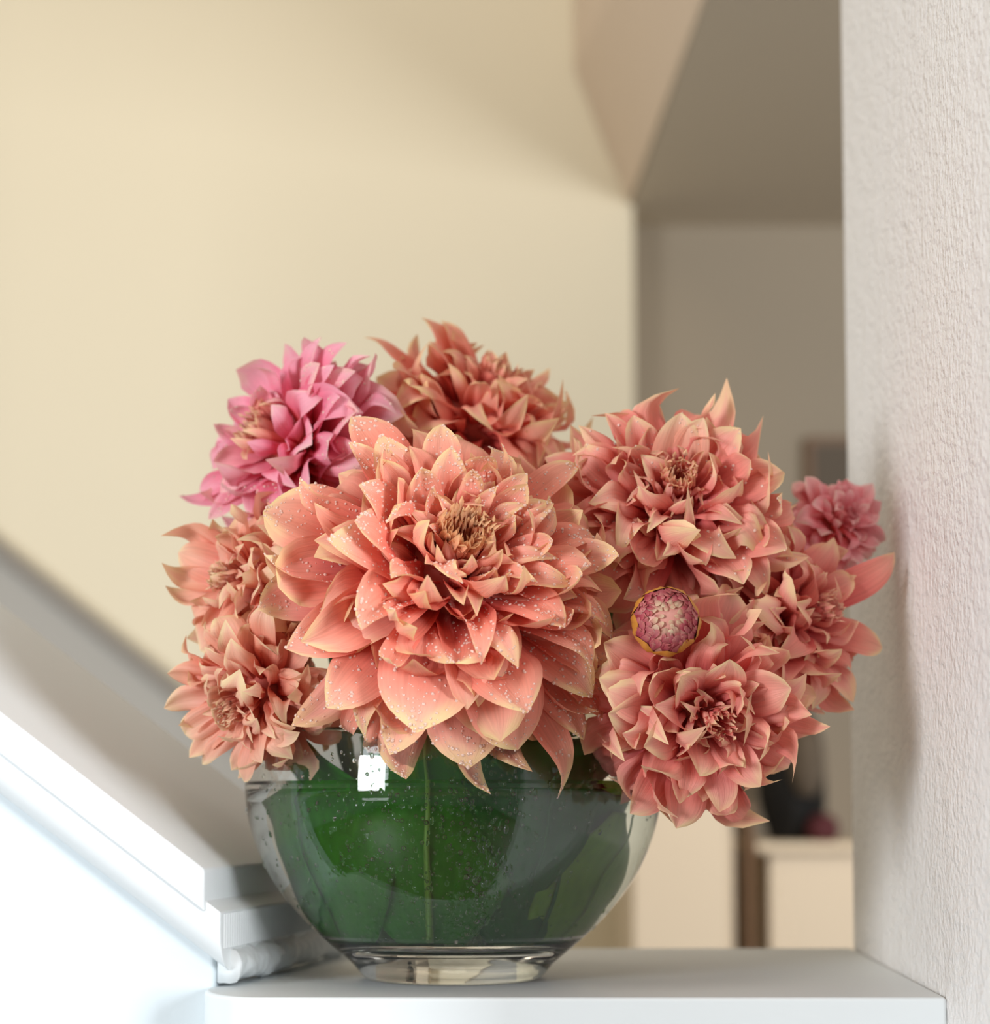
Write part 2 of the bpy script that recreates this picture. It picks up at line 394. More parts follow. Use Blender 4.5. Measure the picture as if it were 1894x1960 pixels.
# --- things in the hall, seen small and out of focus past the ledge
def pbox(name, x0, x1, y0, y1, Y, dep, mat, parent, bev=0.006, zmin=None):
    a = at(x0, y1, Y); b = at(x1, y0, Y)
    z0 = a.z if zmin is None else zmin
    o = link(name, box(a.x - parent.location.x, b.x - parent.location.x, Y - parent.location.y, Y + dep - parent.location.y, z0 - parent.location.z, b.z - parent.location.z), mat, parent)
    bevel(o, bev, 2); return o
YC = 1.95
base = at(1330, 1800, YC); base.z = ZF
t = tag(empty('hall_cupboard', base), 'tall cream cupboard in the hall behind the vase', 'cupboard')
pbox('carcass', 1190, 1402, 1330, 0, YC + 0.03, 0.28, M['cabinet'], t, zmin=ZF)
pbox('door_panel', 1200, 1392, 1345, 0, YC, 0.03, M['cabinet'], t, zmin=ZF + 0.03)
base = at(1420, 1800, YC); base.z = ZF
t = tag(empty('wooden_post', base), 'brown wooden post between the cream cupboard and the chest', 'post')
pbox('shaft', 1412, 1442, 1560, 0, YC, 0.06, M['wood'], t, zmin=ZF)
pbox('cap', 1408, 1444, 1540, 1560, YC - 0.01, 0.08, M['wood'], t)
base = at(1540, 1800, YC); base.z = ZF
t = tag(empty('cream_chest', base), 'low cream chest standing in the hall', 'chest')
pbox('carcass', 1452, 1690, 1632, 0, YC + 0.02, 0.26, M['cabinet'], t, zmin=ZF)
pbox('lid', 1446, 1696, 1612, 1634, YC, 0.29, M['cabinet'], t)
def blob(name, px, py, Y, rx, ry, rz, mat, parent=None, seed=0, amp=0.12):
    import bmesh
    c = at(px, py, Y); bm = bmesh.new(); bmesh.ops.create_icosphere(bm, subdivisions=4, radius=1)
    for v in bm.verts:
        k = 1 + amp * noise.noise(v.co * 1.7 + Vector((seed, 0, 0)))
        q = v.co * k; q.z = max(q.z, -0.82)
        v.co = Vector((q.x * rx, q.y * ry, q.z * rz))
    me = bpy.data.meshes.new(name); bm.to_mesh(me); bm.free()
    me.polygons.foreach_set('use_smooth', [True] * len(me.polygons))
    return link(name, me, mat, parent, c if parent is None else c - parent.location)
b0 = at(1512, 1612, YC + 0.12)
t = tag(empty('black_bag', b0), 'black slouchy bag with taupe pouch on the cream chest', 'bag')
sc_ = (YC + 1.12) / FPX
blob('bag_body', 1512, 1490, YC + 0.13, 68 * sc_, 0.08, 148 * sc_, M['black'], t, 3)
blob('pouch', 1542, 1462, YC + 0.055, 32 * sc_, 0.045, 74 * sc_, M['taupe'], t, 8)
hp = [at(1480 + 64 * k / 12, 1378 - 70 * math.sin(math.pi * k / 12), YC + 0.13) - b0 for k in range(13)]
link('handle', tube_mesh(hp, [0.008] * 13, 8), M['black'], t)
o = blob('red_purse', 1574, 1588, YC + 0.045, 30 * sc_, 0.03, 30 * sc_, M['red'], None, 5)
tag(o, 'small dark red purse beside the black bag', 'purse')
base = at(1568, 900, YH - 0.06)
t = tag(empty('wall_picture', base), 'brown picture frame hanging on the shaded hall wall', 'picture')
pbox('frame', 1545, 1690, 835, 1000, YH - 0.03, 0.03, M['wood'], t)
pbox('print', 1560, 1676, 850, 985, YH - 0.034, 0.01, M['taupe'], t, 0.001)

# ------------------------------------------------------------------ vase, water, leaves
VX = at(867, 1868, 0).x
VC = Vector((VX, 0, 0))
outer = [(0.0, 0.0006), (0.040, 0.0006), (0.0455, 0.0), (0.0475, 0.0016), (0.0530, 0.0080), (0.0600, 0.0140), (0.0688, 0.0215), (0.0775, 0.0296), (0.0855, 0.0385),
         (0.0928, 0.0480), (0.0990, 0.0585), (0.1040, 0.0700), (0.1075, 0.0815), (0.1093, 0.0925), (0.1098, 0.1035), (0.1090, 0.1150), (0.1077, 0.1215), (0.1066, 0.1258)]
rim = [(0.1054, 0.1278), (0.1036, 0.1284), (0.1018, 0.1274)]
inner = [(0.1008, 0.1252), (0.1018, 0.1150), (0.1023, 0.1035), (0.1016, 0.0925), (0.0995, 0.0815), (0.0958, 0.0700), (0.0905, 0.0585),
         (0.0840, 0.0480), (0.0762, 0.0375), (0.0690, 0.0290), (0.0630, 0.0235), (0.0560, 0.0205), (0.0440, 0.0195), (0.0, 0.0192)]
def smooth_prof(p, k=3):
    q = []
    for i in range(len(p) - 1):
        p0 = p[max(i - 1, 0)]; p1 = p[i]; p2 = p[i + 1]; p3 = p[min(i + 2, len(p) - 1)]
        for j in range(k):
            t = j / k
            q.append(tuple(max(0.0, 0.5 * (2 * p1[c] + (p2[c] - p0[c]) * t + (2 * p0[c] - 5 * p1[c] + 4 * p2[c] - p3[c]) * t * t + (3 * p1[c] - p0[c] - 3 * p2[c] + p3[c]) * t ** 3)) for c in (0, 1)))
    q.append(p[-1]); return q
def lathe_mesh(name, prof, n=128):
    import bmesh
    v, f = lathe(prof, n); me = mesh(name, v, f, True)
    bm = bmesh.new(); bm.from_mesh(me); bmesh.ops.remove_doubles(bm, verts=bm.verts, dist=1e-6)
    bmesh.ops.dissolve_degenerate(bm, dist=1e-7, edges=bm.edges)
    bmesh.ops.recalc_face_normals(bm, faces=bm.faces); bm.to_mesh(me); bm.free()
    me.polygons.foreach_set('use_smooth', [True] * len(me.polygons)); return me
vase = tag(empty('glass_vase', VC), 'round clear thick-bottomed glass bowl vase holding the dahlias', 'vase')
bowl = link('bowl', lathe_mesh('bowl', smooth_prof(outer[:3], 2)[:-1] + smooth_prof(outer[2:] + rim + inner, 3)), M['glass'], vase)
WL = 0.1020
win = [(r + 0.0003, z) for r, z in inner if z <= WL]
win = [(0.0, WL - 0.0008), (0.060, WL - 0.0008), (0.0985, WL - 0.0006), (0.1012, WL), (0.1023, WL + 0.0006)] + win[:-1] + [(0.0, win[-1][1] - 0.0003)]
water = link('water', lathe_mesh('water', win), M['water'], None, VC + Vector((0, 0, 0)))
tag(water, 'clear water filling the glass vase', 'water')

def prof_r(prof, z):
    ps = sorted(prof, key=lambda p: p[1])
    zs = [p[1] for p in ps]; rs = [p[0] for p in ps]
    return float(np.interp(z, zs, rs))
OUTP = outer[3:]
def drops_mesh(name, items, seg=7, rings=3):
    """items: (point, normal, radius, stretch_z)"""
    V, F = [], []
    for p, nrm, r, sz in items:
        nrm = Vector(nrm).normalized(); a = nrm.orthogonal().normalized()
        if abs(nrm.z) < 0.95: a = Vector((0, 0, 1)) - nrm * nrm.z; a.normalize()
        b = nrm.cross(a); s = len(V)
        for i in range(rings):
            th = math.pi / 2 * (1 - i / rings)
            for k in range(seg):
                ph = 2 * math.pi * k / seg
                V.append(p + (a * math.cos(ph) * sz + b * math.sin(ph)) * r * math.sin(th) + nrm * r * 0.75 * math.cos(th))
        V.append(p + nrm * r * 0.75)
        for i in range(rings - 1):
            for k in range(seg):
                k2 = (k + 1) % seg
                F.append((s + i * seg + k, s + i * seg + k2, s + (i + 1) * seg + k2, s + (i + 1) * seg + k))
        for k in range(seg): F.append((s + (rings - 1) * seg + k, s + (rings - 1) * seg + (k + 1) % seg, s + rings * seg))
    return mesh(name, V, F, True)
items = []
for k in range(900):
    th = R_(random.gauss(-100, 34)); z = random.uniform(0.022, 0.122)
    if random.random() < 0.35: th = R_(random.gauss(-83, 7))
    r = prof_r(OUTP, z); r2 = prof_r(OUTP, z + 0.002)
    nrm = Vector((math.cos(th) * 0.002, math.sin(th) * 0.002, -(r2 - r)))
    items.append((Vector((r * math.cos(th), r * math.sin(th), z)), nrm, random.choice([0.0004, 0.0006, 0.0008, 0.0011]) * random.uniform(0.8, 1.2), random.uniform(1, 1.5)))
for k in range(26):
    th = R_(-79 + random.uniform(-4, 4)); z = random.uniform(0.03, 0.085)
    r = prof_r(OUTP, z); r2 = prof_r(OUTP, z + 0.002)
    items.append((Vector((r * math.cos(th), r * math.sin(th), z)), Vector((math.cos(th) * 0.002, math.sin(th) * 0.002, -(r2 - r))), random.uniform(0.0010, 0.0016), random.uniform(1.0, 1.7)))
dr = link('water_droplets', drops_mesh('droplets', items), M['drop'], vase); dr['kind'] = 'stuff'

M['bubble'] = glass('air_bubble', 0.752)
def bubble_mesh(items):
    import bmesh
    b = bmesh.new(); bmesh.ops.create_icosphere(b, subdivisions=2, radius=1)
    bv = [v.co.copy() for v in b.verts]; bf = [[v.index for v in f.verts] for f in b.faces]; b.free()
    V, F = [], []
    for p, r in items:
        o = len(V); V += [p + q * r for q in bv]; F += [[o + i for i in f] for f in bf]
    return mesh('bubbles', V, F, True)
items = []
for k in range(480):
    th = R_(random.gauss(-104, 24)); z = 0.024 + 0.074 * random.random() ** 0.8
    if k % 5 == 0: th = R_(random.gauss(-84, 5))
    rb_ = random.choice([0.0004, 0.0005, 0.0007, 0.0010]) * random.uniform(0.8, 1.2)
    r = prof_r(inner, z) - rb_ - 0.0008
    items.append((Vector((r * math.cos(th), r * math.sin(th), z)), rb_))
for k in range(16):
    th = R_(-83 + random.uniform(-4, 4)); z = random.uniform(0.034, 0.086); rb_ = random.uniform(0.0011, 0.0018)
    r = prof_r(inner, z) - rb_ - 0.001
    items.append((Vector((r * math.cos(th), r * math.sin(th), z)), rb_))
bb = link('air_bubbles', bubble_mesh(items), M['bubble'], water); bb['kind'] = 'stuff'
def flare(z):
    q = min(1.0, max(0.0, (z - 0.086) / 0.03)); return 0.020 * q * q * (3 - 2 * q)
def leaf(name, th_mid, half_ang, z0, z1, rr, mat, tip_down, label, lean=0.0, nu=26, nv=14):
    """big leaf curled round inside the bowl; th in degrees (-90 faces the camera)"""
    V, F, UV = [], [], []
    mid = []
    for i in range(nu):
        s = i / (nu - 1)
        z = z0 + (z1 - z0) * s
        w = half_ang * (math.sin(math.pi * (0.12 + 0.80 * s)) ** 0.75 if not tip_down else min(1, (1.55 * s) ** 0.8) * (1 - 0.25 * max(0, s - 0.7)))
        for j in range(nv):
            v = -1 + 2 * j / (nv - 1)
            th = R_(th_mid + lean * (s - 0.5) + v * w)
            r = (rr + 0.0022 * math.sin(3 * th + 9 * s + th_mid) - 0.0015 * abs(v) + 0.0012 * (1 - abs(v)) ** 4)
            r = r * (0.86 + 0.16 * min(1.0, (z - 0.018) / 0.06)) + flare(z)
            V.append(Vector((r * math.cos(th), r * math.sin(th), z))); UV.append((s, (v + 1) / 2))
        r = (rr + 0.0030 + 0.0022 * math.sin(3 * R_(th_mid) + 9 * s + th_mid)) * (0.86 + 0.16 * min(1.0, (z - 0.018) / 0.06))
        r += flare(z)
        tm = R_(th_mid + lean * (s - 0.5)); mid.append(Vector((r * math.cos(tm), r * math.sin(tm), z)))
    for i in range(nu - 1):
        for j in range(nv - 1):
            a = i * nv + j; F.append((a, a + 1, a + nv + 1, a + nv))
    t = tag(empty(name, VC), label, 'leaf', None)
    me = mesh('blade', V, F, True); uvl = me.uv_layers.new(name='UVMap')
    for lp in me.loops: uvl.data[lp.index].uv = UV[lp.vertex_index]
    b = link('blade', me, mat, t)
    sm = b.modifiers.new('solid', 'SOLIDIFY'); sm.thickness = 0.0005; sm.offset = 0
    link('midrib', tube_mesh(mid, [(0.0019 if th_mid == -98 else 0.0012) * (1.0 - 0.6 * (1 - k / (nu - 1) if tip_down else k / (nu - 1))) for k in range(nu)], 8), M['midrib'] if th_mid == -98 else mat, t)
    return t
leaf('vase_leaf', -98, 34, 0.0255, 0.1225, 0.0690, M['leaf'], False, 'dark green leaf with pale midrib facing out through the vase front', 2)
leaf('vase_leaf', -152, 40, 0.0260, 0.122, 0.0700, M['leaf'], False, 'green leaf curled inside the vase beside the sloping stair cap', -10)
leaf('vase_leaf', -56, 30, 0.0440, 0.1215, 0.0725, M['leaf2'], True, 'dark pointed leaf hanging tip down inside the vase', 6)
leaf('vase_leaf', -42, 46, 0.0255, 0.1215, 0.0660, M['leaf2'], False, 'deep green broad leaf behind the pointed leaf in the vase', 14)
leaf('vase_leaf', -18, 34, 0.0270, 0.090, 0.0690, M['leaf3'], False, 'light green leaf low in the vase towards the plaster wall', 30)
leaf('vase_leaf', 80, 84, 0.0260, 0.122, 0.0620, M['leaf2'], False, 'broad dark leaf lining the back of the vase', 0)

# ------------------------------------------------------------------ dahlias
def unit(v): return v / (np.linalg.norm(v) + 1e-12)
def npv(v): return np.array((v[0], v[1], v[2]), float)
def bez(p0, p1, p2, p3, s):
    s = s[:, None]
    return (1 - s) ** 3 * p0 + 3 * (1 - s) ** 2 * s * p1 + 3 * (1 - s) * s ** 2 * p2 + s ** 3 * p3

def petal_mesh(B, c1, c2, T, A, W, cup, keel, ruff, tipc, twist, roll, nu, nv, seed, sm=0.60):
    """B,T base and tip, A flower axis, W half width"""
    s = np.linspace(0, 1, nu)
    P = bez(B, c1, c2, T, s)
    L = np.linalg.norm(T - B)
    tan = np.gradient(P, axis=0); tan /= np.linalg.norm(tan, axis=1)[:, None] + 1e-12
    nrm = A[None, :] - (tan @ A)[:, None] * tan
    bad = np.linalg.norm(nrm, axis=1) < 0.08
    nrm[bad] = np.array((0, -1, 0.3)) - (tan[bad] @ np.array((0, -1, 0.3)))[:, None] * tan[bad]
    nrm /= np.linalg.norm(nrm, axis=1)[:, None] + 1e-12
    sd = np.cross(tan, nrm)
    ang = twist * (s - 0.15) ** 1.5 * (s > 0.15)
    ang = np.nan_to_num(ang)
    ca, sa = np.cos(ang)[:, None], np.sin(ang)[:, None]
    nrm, sd = nrm * ca + sd * sa, sd * ca - nrm * sa
    # hooked tip
    hk = np.clip((s - 0.74) / 0.26, 0, 1)
    P = P + nrm * (tipc * L * 0.20 * hk ** 2)[:, None] - tan * (abs(tipc) * L * 0.07 * hk ** 2)[:, None]
    # width profile: narrow claw, broad middle, drawn-out point
    x = np.clip(s / sm, 0, 1); w1 = 0.26 + 0.74 * (1 - (1 - x) ** 2) ** 0.9
    y = np.clip((s - sm) / (1 - sm), 0, 1); w2 = 0.93 * (1 - y ** 2.5) ** 0.85 + 0.07 * (1 - y)
    w = W * np.where(s < sm, w1, w2); w[-1] = W * 0.02
    v = np.linspace(-1, 1, nv)
    VV, SS = np.meshgrid(v, s)
    kap = cup * (1.0 - 0.35 * SS)
    kap = np.where(np.abs(kap) < 1e-3, 1e-3, kap)
    wv = w[:, None]
    X = wv * np.sin(kap * VV) / kap
    Z = wv * (1 - np.cos(kap * VV)) / kap
    Z = Z - keel * wv * np.exp(-(VV / 0.22) ** 2)
    r1, r2, r3, r4 = np.random.RandomState(seed).uniform(0, 6.28, 4)
    Z = Z + ruff * wv * (np.abs(VV) ** 2) * (np.sin(SS * 9 + r1 + np.sign(VV) * r2) * 0.6 + np.sin(SS * 17 + r3) * 0.3) * np.clip(SS * 2, 0, 1)
    # rolled-back margin
    Z = Z - roll * wv * np.clip((np.abs(VV) - 0.55) / 0.45, 0, 1) ** 2 * np.sin(np.clip(SS, 0, 1) * np.pi * 0.85)
    # slight crumple over the blade
    Z = Z + 0.05 * wv * np.sin(VV * 5 + r4 + SS * 3) + 0.022 * wv * np.sin(VV * 13 + r2)
    G = P[:, None, :] + sd[:, None, :] * X[:, :, None] + nrm[:, None, :] * Z[:, :, None]
    Gn = np.broadcast_to(nrm[:, None, :], G.shape)
    return G, Gn
_faces = {}
def grid_faces(nu, nv):
    if (nu, nv) not in _faces:
        _faces[(nu, nv)] = np.array([(i * nv + j, i * nv + j + 1, (i + 1) * nv + j + 1, (i + 1) * nv + j) for i in range(nu - 1) for j in range(nv - 1)])
    return _faces[(nu, nv)]
def grid_to_mesh(Gs, name):
    """one mesh from a list of (nu,nv,3) grids with a uv map"""
    vs, fs, uvs, off = [], [], [], 0
    for G in Gs:
        nu, nv, _ = G.shape; f = grid_faces(nu, nv)
        vs.append(G.reshape(-1, 3)); fs.append(f + off); off += nu * nv
        uu, vv = np.meshgrid(np.linspace(0, 1, nu), np.linspace(0, 1, nv), indexing='ij')
        uvs.append(np.stack([uu.ravel(), vv.ravel()], 1))
    vs = np.concatenate(vs); fs = np.concatenate(fs); uvs = np.concatenate(uvs)
    me = bpy.data.meshes.new(name)
    me.vertices.add(len(vs)); me.vertices.foreach_set('co', vs.astype(np.float32).ravel())
    me.loops.add(fs.size); me.loops.foreach_set('vertex_index', fs.ravel().astype(np.int32))
    me.polygons.add(len(fs)); me.polygons.foreach_set('loop_start', np.arange(0, fs.size, 4, dtype=np.int32))
    me.polygons.foreach_set('use_smooth', np.ones(len(fs), bool))
    ul = me.uv_layers.new(name='UVMap'); ul.data.foreach_set('uv', uvs[fs.ravel()].astype(np.float32).ravel())
    me.update(); me.validate(); return me

GOLD = math.pi * (3 - math.sqrt(5))
def dahlia(label, cpx, cpy, Y, Rpx, axis, tips, mat, nfill=70, fill_len=0.9, fill_phi=(22, 112), seed=1, dew=0, eye=0.60, neye=90,
           wf=0.21, inner_mat=None, stem_to=None, eye_ang=13, eye_mat='floret', wild=1.0):
    rs = np.random.RandomState(seed)
    C = at(cpx, cpy, Y); Rm = Rpx * (Y + 1) / FPX
    A = unit(np.array(axis, float)); c = npv(C)
    u1 = unit(np.cross(A, (0.1, 0.2, 1.0))); u2 = np.cross(A, u1)
    t = tag(empty('dahlia', C), label, 'flower', 'dahlias in the glass vase')
    def Rs(phi):      # silhouette of the head: sunken eye, full radius at the sides
        q = np.clip(phi / R_(85), 0, 1); return Rm * (eye + (1 - eye) * q * q * (3 - 2 * q))
    def dirv(phi, th): return A * math.cos(phi) + (u1 * math.cos(th) + u2 * math.sin(th)) * math.sin(phi)
    dews = []
    def make(T, W, opt, nu, nv, keep=True):
        d = T - c; dist = np.linalg.norm(d); dn = d / dist
        phi = math.acos(np.clip(dn @ A, -1, 1)); e = d - (d @ A) * A
        th = math.atan2(e @ u2, e @ u1)
        B = c + 0.15 * Rm * dirv(min(phi * 0.9, R_(120)), th) - A * 0.04 * Rm
        L = np.linalg.norm(T - B)
        k = opt.get('arch', 0.22)
        c1 = B + 0.36 * L * dirv(phi * (1 - k), th)
        c2 = T - 0.34 * L * dirv(min(phi * (1 + k * 0.8), R_(160)), th + opt.get('side', 0.0))
        G, Gn = petal_mesh(B, c1, c2, T, A, W, opt['cup'], opt['keel'], opt['ruff'], opt['tipc'], opt['twist'], opt['roll'], nu, nv, rs.randint(1 << 30), opt.get('sm', 0.6))
        return G, Gn
    def ropt(phi):
        inn = max(0.0, 1 - phi / R_(75))
        return dict(cup=rs.uniform(0.35, 1.15) + 1.2 * inn * rs.uniform(0.5, 1.1) + (rs.rand() < 0.2) * 0.9, keel=rs.uniform(0, 0.18) + 0.12 * inn, ruff=rs.uniform(0.08, 0.50) * wild,
                    tipc=rs.choice([-1, 1], p=[0.55, 0.45]) * rs.uniform(0.2, 1.6) * wild, twist=rs.normal(0, 0.8) * wild, roll=rs.uniform(0, 0.8) * (rs.rand() < 0.7) * wild,
                    arch=rs.uniform(0.02, 0.40), side=rs.normal(0, 0.26) * wild, sm=rs.uniform(0.50, 0.68))
    # filling petals in spiral order
    for i in range(nfill):
        f = (i + 0.5) / nfill
        phi = R_(fill_phi[0] + (fill_phi[1] - fill_phi[0]) * f ** 0.95 + rs.normal(0, 2 + 5 * f)); th = i * GOLD + rs.normal(0, 0.14)
        ln = Rs(phi) * fill_len * rs.uniform(0.84, 1.12)
        T = c + dirv(phi, th) * ln
        o = ropt(phi); W = wf * ln * rs.uniform(0.78, 1.15) * (0.30 + 0.70 * min(1, phi / R_(75)) ** 0.8)
        G, Gn = make(T, W, o, 13, 8)
        link('petal', grid_to_mesh([G - c], 'petal'), mat if phi > R_(30) or inner_mat is None else inner_mat, t)
    # petals whose tips are read off one by one
    o0 = np.array((0, -1, HC))
    for tp in tips:
        px, py, wpx = tp[:3]; ex = tp[3] if len(tp) > 3 else {}
        r = npv(ray(px, py)); best = None; bestf = 1e9
        for q in np.linspace((Y + 1) - 1.25 * Rm, (Y + 1) + 0.9 * Rm, 160):
            p = o0 + r * q; d = p - c; dist = np.linalg.norm(d); phi = math.acos(np.clip((d / dist) @ A, -1, 1))
            fv = dist - Rs(phi) * ex.get('rs', 1.0)
            if fv <= 0: best = p; break
            if fv < bestf: bestf = fv; best2 = p
        if best is None: best = best2
        T = best; d = T - c; phi = math.acos(np.clip(d @ A / np.linalg.norm(d), -1, 1))
        o = ropt(phi); o['twist'] *= 0.7; o['side'] *= 0.6
        o['cup'] = min(o['cup'], 1.25)
        o.update({k: v for k, v in ex.items() if k in o})
        W = 0.5 * wpx * (Y + 1) / FPX * 1.12
        G, Gn = make(T, W, o, 18, 11)
        link('petal', grid_to_mesh([G - c], 'petal'), M[ex['mat']] if 'mat' in ex else mat, t)
        if dew:
            for q in range(int(dew * max(0.5, wpx / 80.0))):
                i = rs.randint(5, 17); j = rs.randint(1, 10)
                p = G[i, j] + (G[min(i + 1, 17), j] - G[i, j]) * rs.rand() + (G[i, min(j + 1, 10)] - G[i, j]) * rs.rand()
                nn = np.cross(G[min(i + 1, 17), j] - G[i, j], G[i, min(j + 1, 10)] - G[i, j])
                if nn @ Gn[i, j] < 0: nn = -nn
                if np.linalg.norm(nn) < 1e-12: continue
                dews.append((Vector(p - c), Vector(unit(nn)), rs.choice([0.00034, 0.00045, 0.0006, 0.00085]) * rs.uniform(0.8, 1.15), 1.0))
    # eye: tight unopened florets
    Gs = []
    for i in range(neye):
        f = math.sqrt((i + 0.5) / neye); phi = R_(1 + eye_ang * f); th = i * GOLD
        ln = Rm * (eye + 0.02 - 0.10 * (1 - f)) * rs.uniform(0.94, 1.04)
        T = c + dirv(phi * 0.92, th) * ln
        B = c + dirv(phi, th) * ln * 0.55
        L = np.linalg.norm(T - B); W = Rm * 0.026 * (0.55 + 0.75 * f) * rs.uniform(0.8, 1.2)
        G, _ = petal_mesh(B, B + (T - B) * 0.33 + dirv(R_(90), th) * L * 0.10, B + (T - B) * 0.66 + dirv(R_(90), th) * L * 0.14, T, A, W, rs.uniform(1.2, 2.2), 0.1, 0.1, rs.uniform(-0.4, 1.0), 0, 0, 8, 5, rs.randint(1 << 30), 0.6)
        Gs.append(G - c)
    fo = link('florets', grid_to_mesh(Gs, 'florets'), M[eye_mat], t); fo['kind'] = 'stuff'
    # receptacle
    V, F = [], []
    for i in range(9):
        ph = math.pi * i / 8
        for k in range(16):
            V.append(dirv(ph, 2 * math.pi * k / 16) * Rm * (0.30 if i < 4 else 0.22) )
    for i in range(8):
        for k in range(16): F.append((i * 16 + k, i * 16 + (k + 1) % 16, (i + 1) * 16 + (k + 1) % 16, (i + 1) * 16 + k))
    link('receptacle', mesh('receptacle', V, F, True), M['receptacle'], t)
    # stem down into the vase
    sx, sy = stem_to if stem_to else (0.0, 0.0)
    p0 = c - A * 0.15 * Rm; end = np.array((VX + sx * 0.4, sy * 0.4, 0.030)); mth = np.array((VX + sx, sy, 0.125))
    s = np.linspace(0, 1, 14); pts = bez(p0, p0 - A * 0.5 * Rm, mth + np.array((0, 0, 0.03)), mth, s)
    pts = np.concatenate([pts, [mth + (end - mth) * q for q in (0.2, 0.4, 0.6, 0.8, 1.0)]])
    link('stem', tube_mesh([Vector(p - c) for p in pts], [0.0034] * len(pts), 9), M['stem'], t)
    if dews:
        dd = link('dew_drops', drops_mesh('dew', dews, 6, 3), M['dew'], t); dd['kind'] = 'stuff'
    return t

up_ = dict(tipc=0.9); dn_ = dict(tipc=-0.9)
flat = dict(cup=0.55, keel=0.05, ruff=0.14, tipc=-0.35, twist=0.0, roll=0.15)
main_tips = [
 (801, 1400, 165, flat), (1004, 1442, 155, flat), (905, 1472, 145, flat), (1016, 1354, 140, flat), (1148, 1332, 115, flat), (1168, 1304, 80),
 (745, 1444, 98, dict(flat, cup=0.9)), (715, 1480, 92), (755, 1508, 92), (885, 1518, 62), (970, 1498, 64), (1126, 1516, 84), (1130, 1418, 98), (1100, 1400, 80),
 (616, 1352, 112, flat), (564, 1400, 84), (665, 1398, 62), (640, 1440, 50), (717, 1310, 56, dict(cup=1.2)), (687, 1181, 105), (554, 1239, 104), (480, 1165, 112, dict(mat='rose')), (494, 1101, 112, dict(mat='rose')),
 (496, 962, 155, flat), (545, 930, 90), (632, 1021, 112, flat), (690, 988, 112, flat), (697, 920, 108, flat), (669, 832, 64, dict(flat, cup=0.8)), (733, 824, 104, flat),
 (849, 800, 78, dict(flat, cup=0.7)), (799, 886, 92), (867, 852, 82, flat), (929, 844, 82), (974, 832, 74), (1004, 860, 42), (1010, 896, 62), (1118, 876, 62, dict(flat, cup=1.0)), (913, 882, 48), (1054, 948, 74),
 (1016, 916, 72), (813, 922, 50, dict(cup=1.0)), (889, 928, 38), (1084, 968, 72), (1134, 1069, 84, flat), (1082, 1033, 54), (1042, 1041, 48), (1138, 1133, 92), (1086, 1189, 92, flat), (1206, 1201, 64), (1186, 1165, 62),
 (1034, 1141, 68), (869, 1282, 112, dict(roll=0.8)), (982, 1237, 64), (817, 1165, 58), (885, 1105, 36), (773, 1013, 72), (765, 953, 62), (753, 1093, 66), (950, 1153, 88), (720, 1209, 62), (1134, 1213, 74), (930, 1225, 80),
 (672, 778, 110, flat), (705, 850, 84), (1150, 1000, 74), (1195, 1075, 72), (1160, 1250, 84), (1196, 1268, 70), (1185, 1360, 80), (1090, 1110, 60), (1010, 1090, 50), (960, 1065, 44), (1060, 1000, 50), (850, 1070, 54), (830, 1000, 46), (985, 950, 44), (940, 930, 40), (865, 960, 40), (1000, 985, 40), (905, 1095, 44), (950, 1100, 44)]
dahlia('largest salmon dahlia, fully open and dewy, facing out over the vase', 852, 1122, -0.100, 372, (0.20, -0.80, 0.40), main_tips, M['salmon'], 130, 0.86, (13, 112), 3, dew=75, eye=0.60, neye=90, eye_ang=11, wild=0.95, stem_to=(0.0, -0.02))

dahlia('bright pink dahlia above the cluster of peach ones, beside the cream wall', 588, 868, 0.0, 250, (-0.72, -0.58, 0.30),
       [(603, 637, 70, flat), (655, 645, 76, flat), (695, 662, 70), (740, 690, 70, dict(rs=1.05)), (600, 690, 82, flat), (630, 695, 50), (672, 700, 64, flat), (638, 752, 70, flat), (672, 778, 80, flat), (745, 742, 50),
        (520, 680, 50), (475, 735, 50), (440, 770, 46), (405, 820, 46), (395, 860, 46), (378, 890, 46), (362, 950, 56), (350, 978, 50), (435, 975, 64), (400, 1000, 56), (470, 1010, 60), (520, 960, 80), (560, 900, 60), (640, 860, 60), (700, 880, 70)],
       M['pink'], 72, 0.90, (10, 118), 5, wf=0.27, dew=25, neye=40, inner_mat=M['rose'], eye_mat='rose', eye_ang=10, stem_to=(-0.05, 0.02))
dahlia('salmon dahlia topmost in the bouquet with wilting curled petals', 902, 838, 0.035, 276, (0.35, -0.42, 0.80),
       [(815, 594, 90, dict(flat, cup=0.9, ruff=0.3)), (852, 602, 70, dict(flat, cup=1.0)), (700, 628, 56, flat), (760, 690, 110, flat), (790, 722, 96, dict(flat, roll=0.7)), (875, 652, 46), (945, 668, 58, dict(flat, cup=1.0)), (975, 705, 44), (1010, 742, 70, flat), (1040, 764, 66, flat), (1062, 805, 56), (1095, 792, 34), (1114, 788, 28),
        (672, 780, 120, flat), (760, 740, 80), (1045, 850, 60), (990, 805, 60), (920, 720, 50), (830, 645, 84, flat), (1090, 850, 60), (740, 830, 100)],
       M['salmon'], 96, 0.86, (10, 116), 8, wf=0.20, neye=40, eye_mat='salmon', eye_ang=10, wild=1.3, stem_to=(0.01, 0.05))
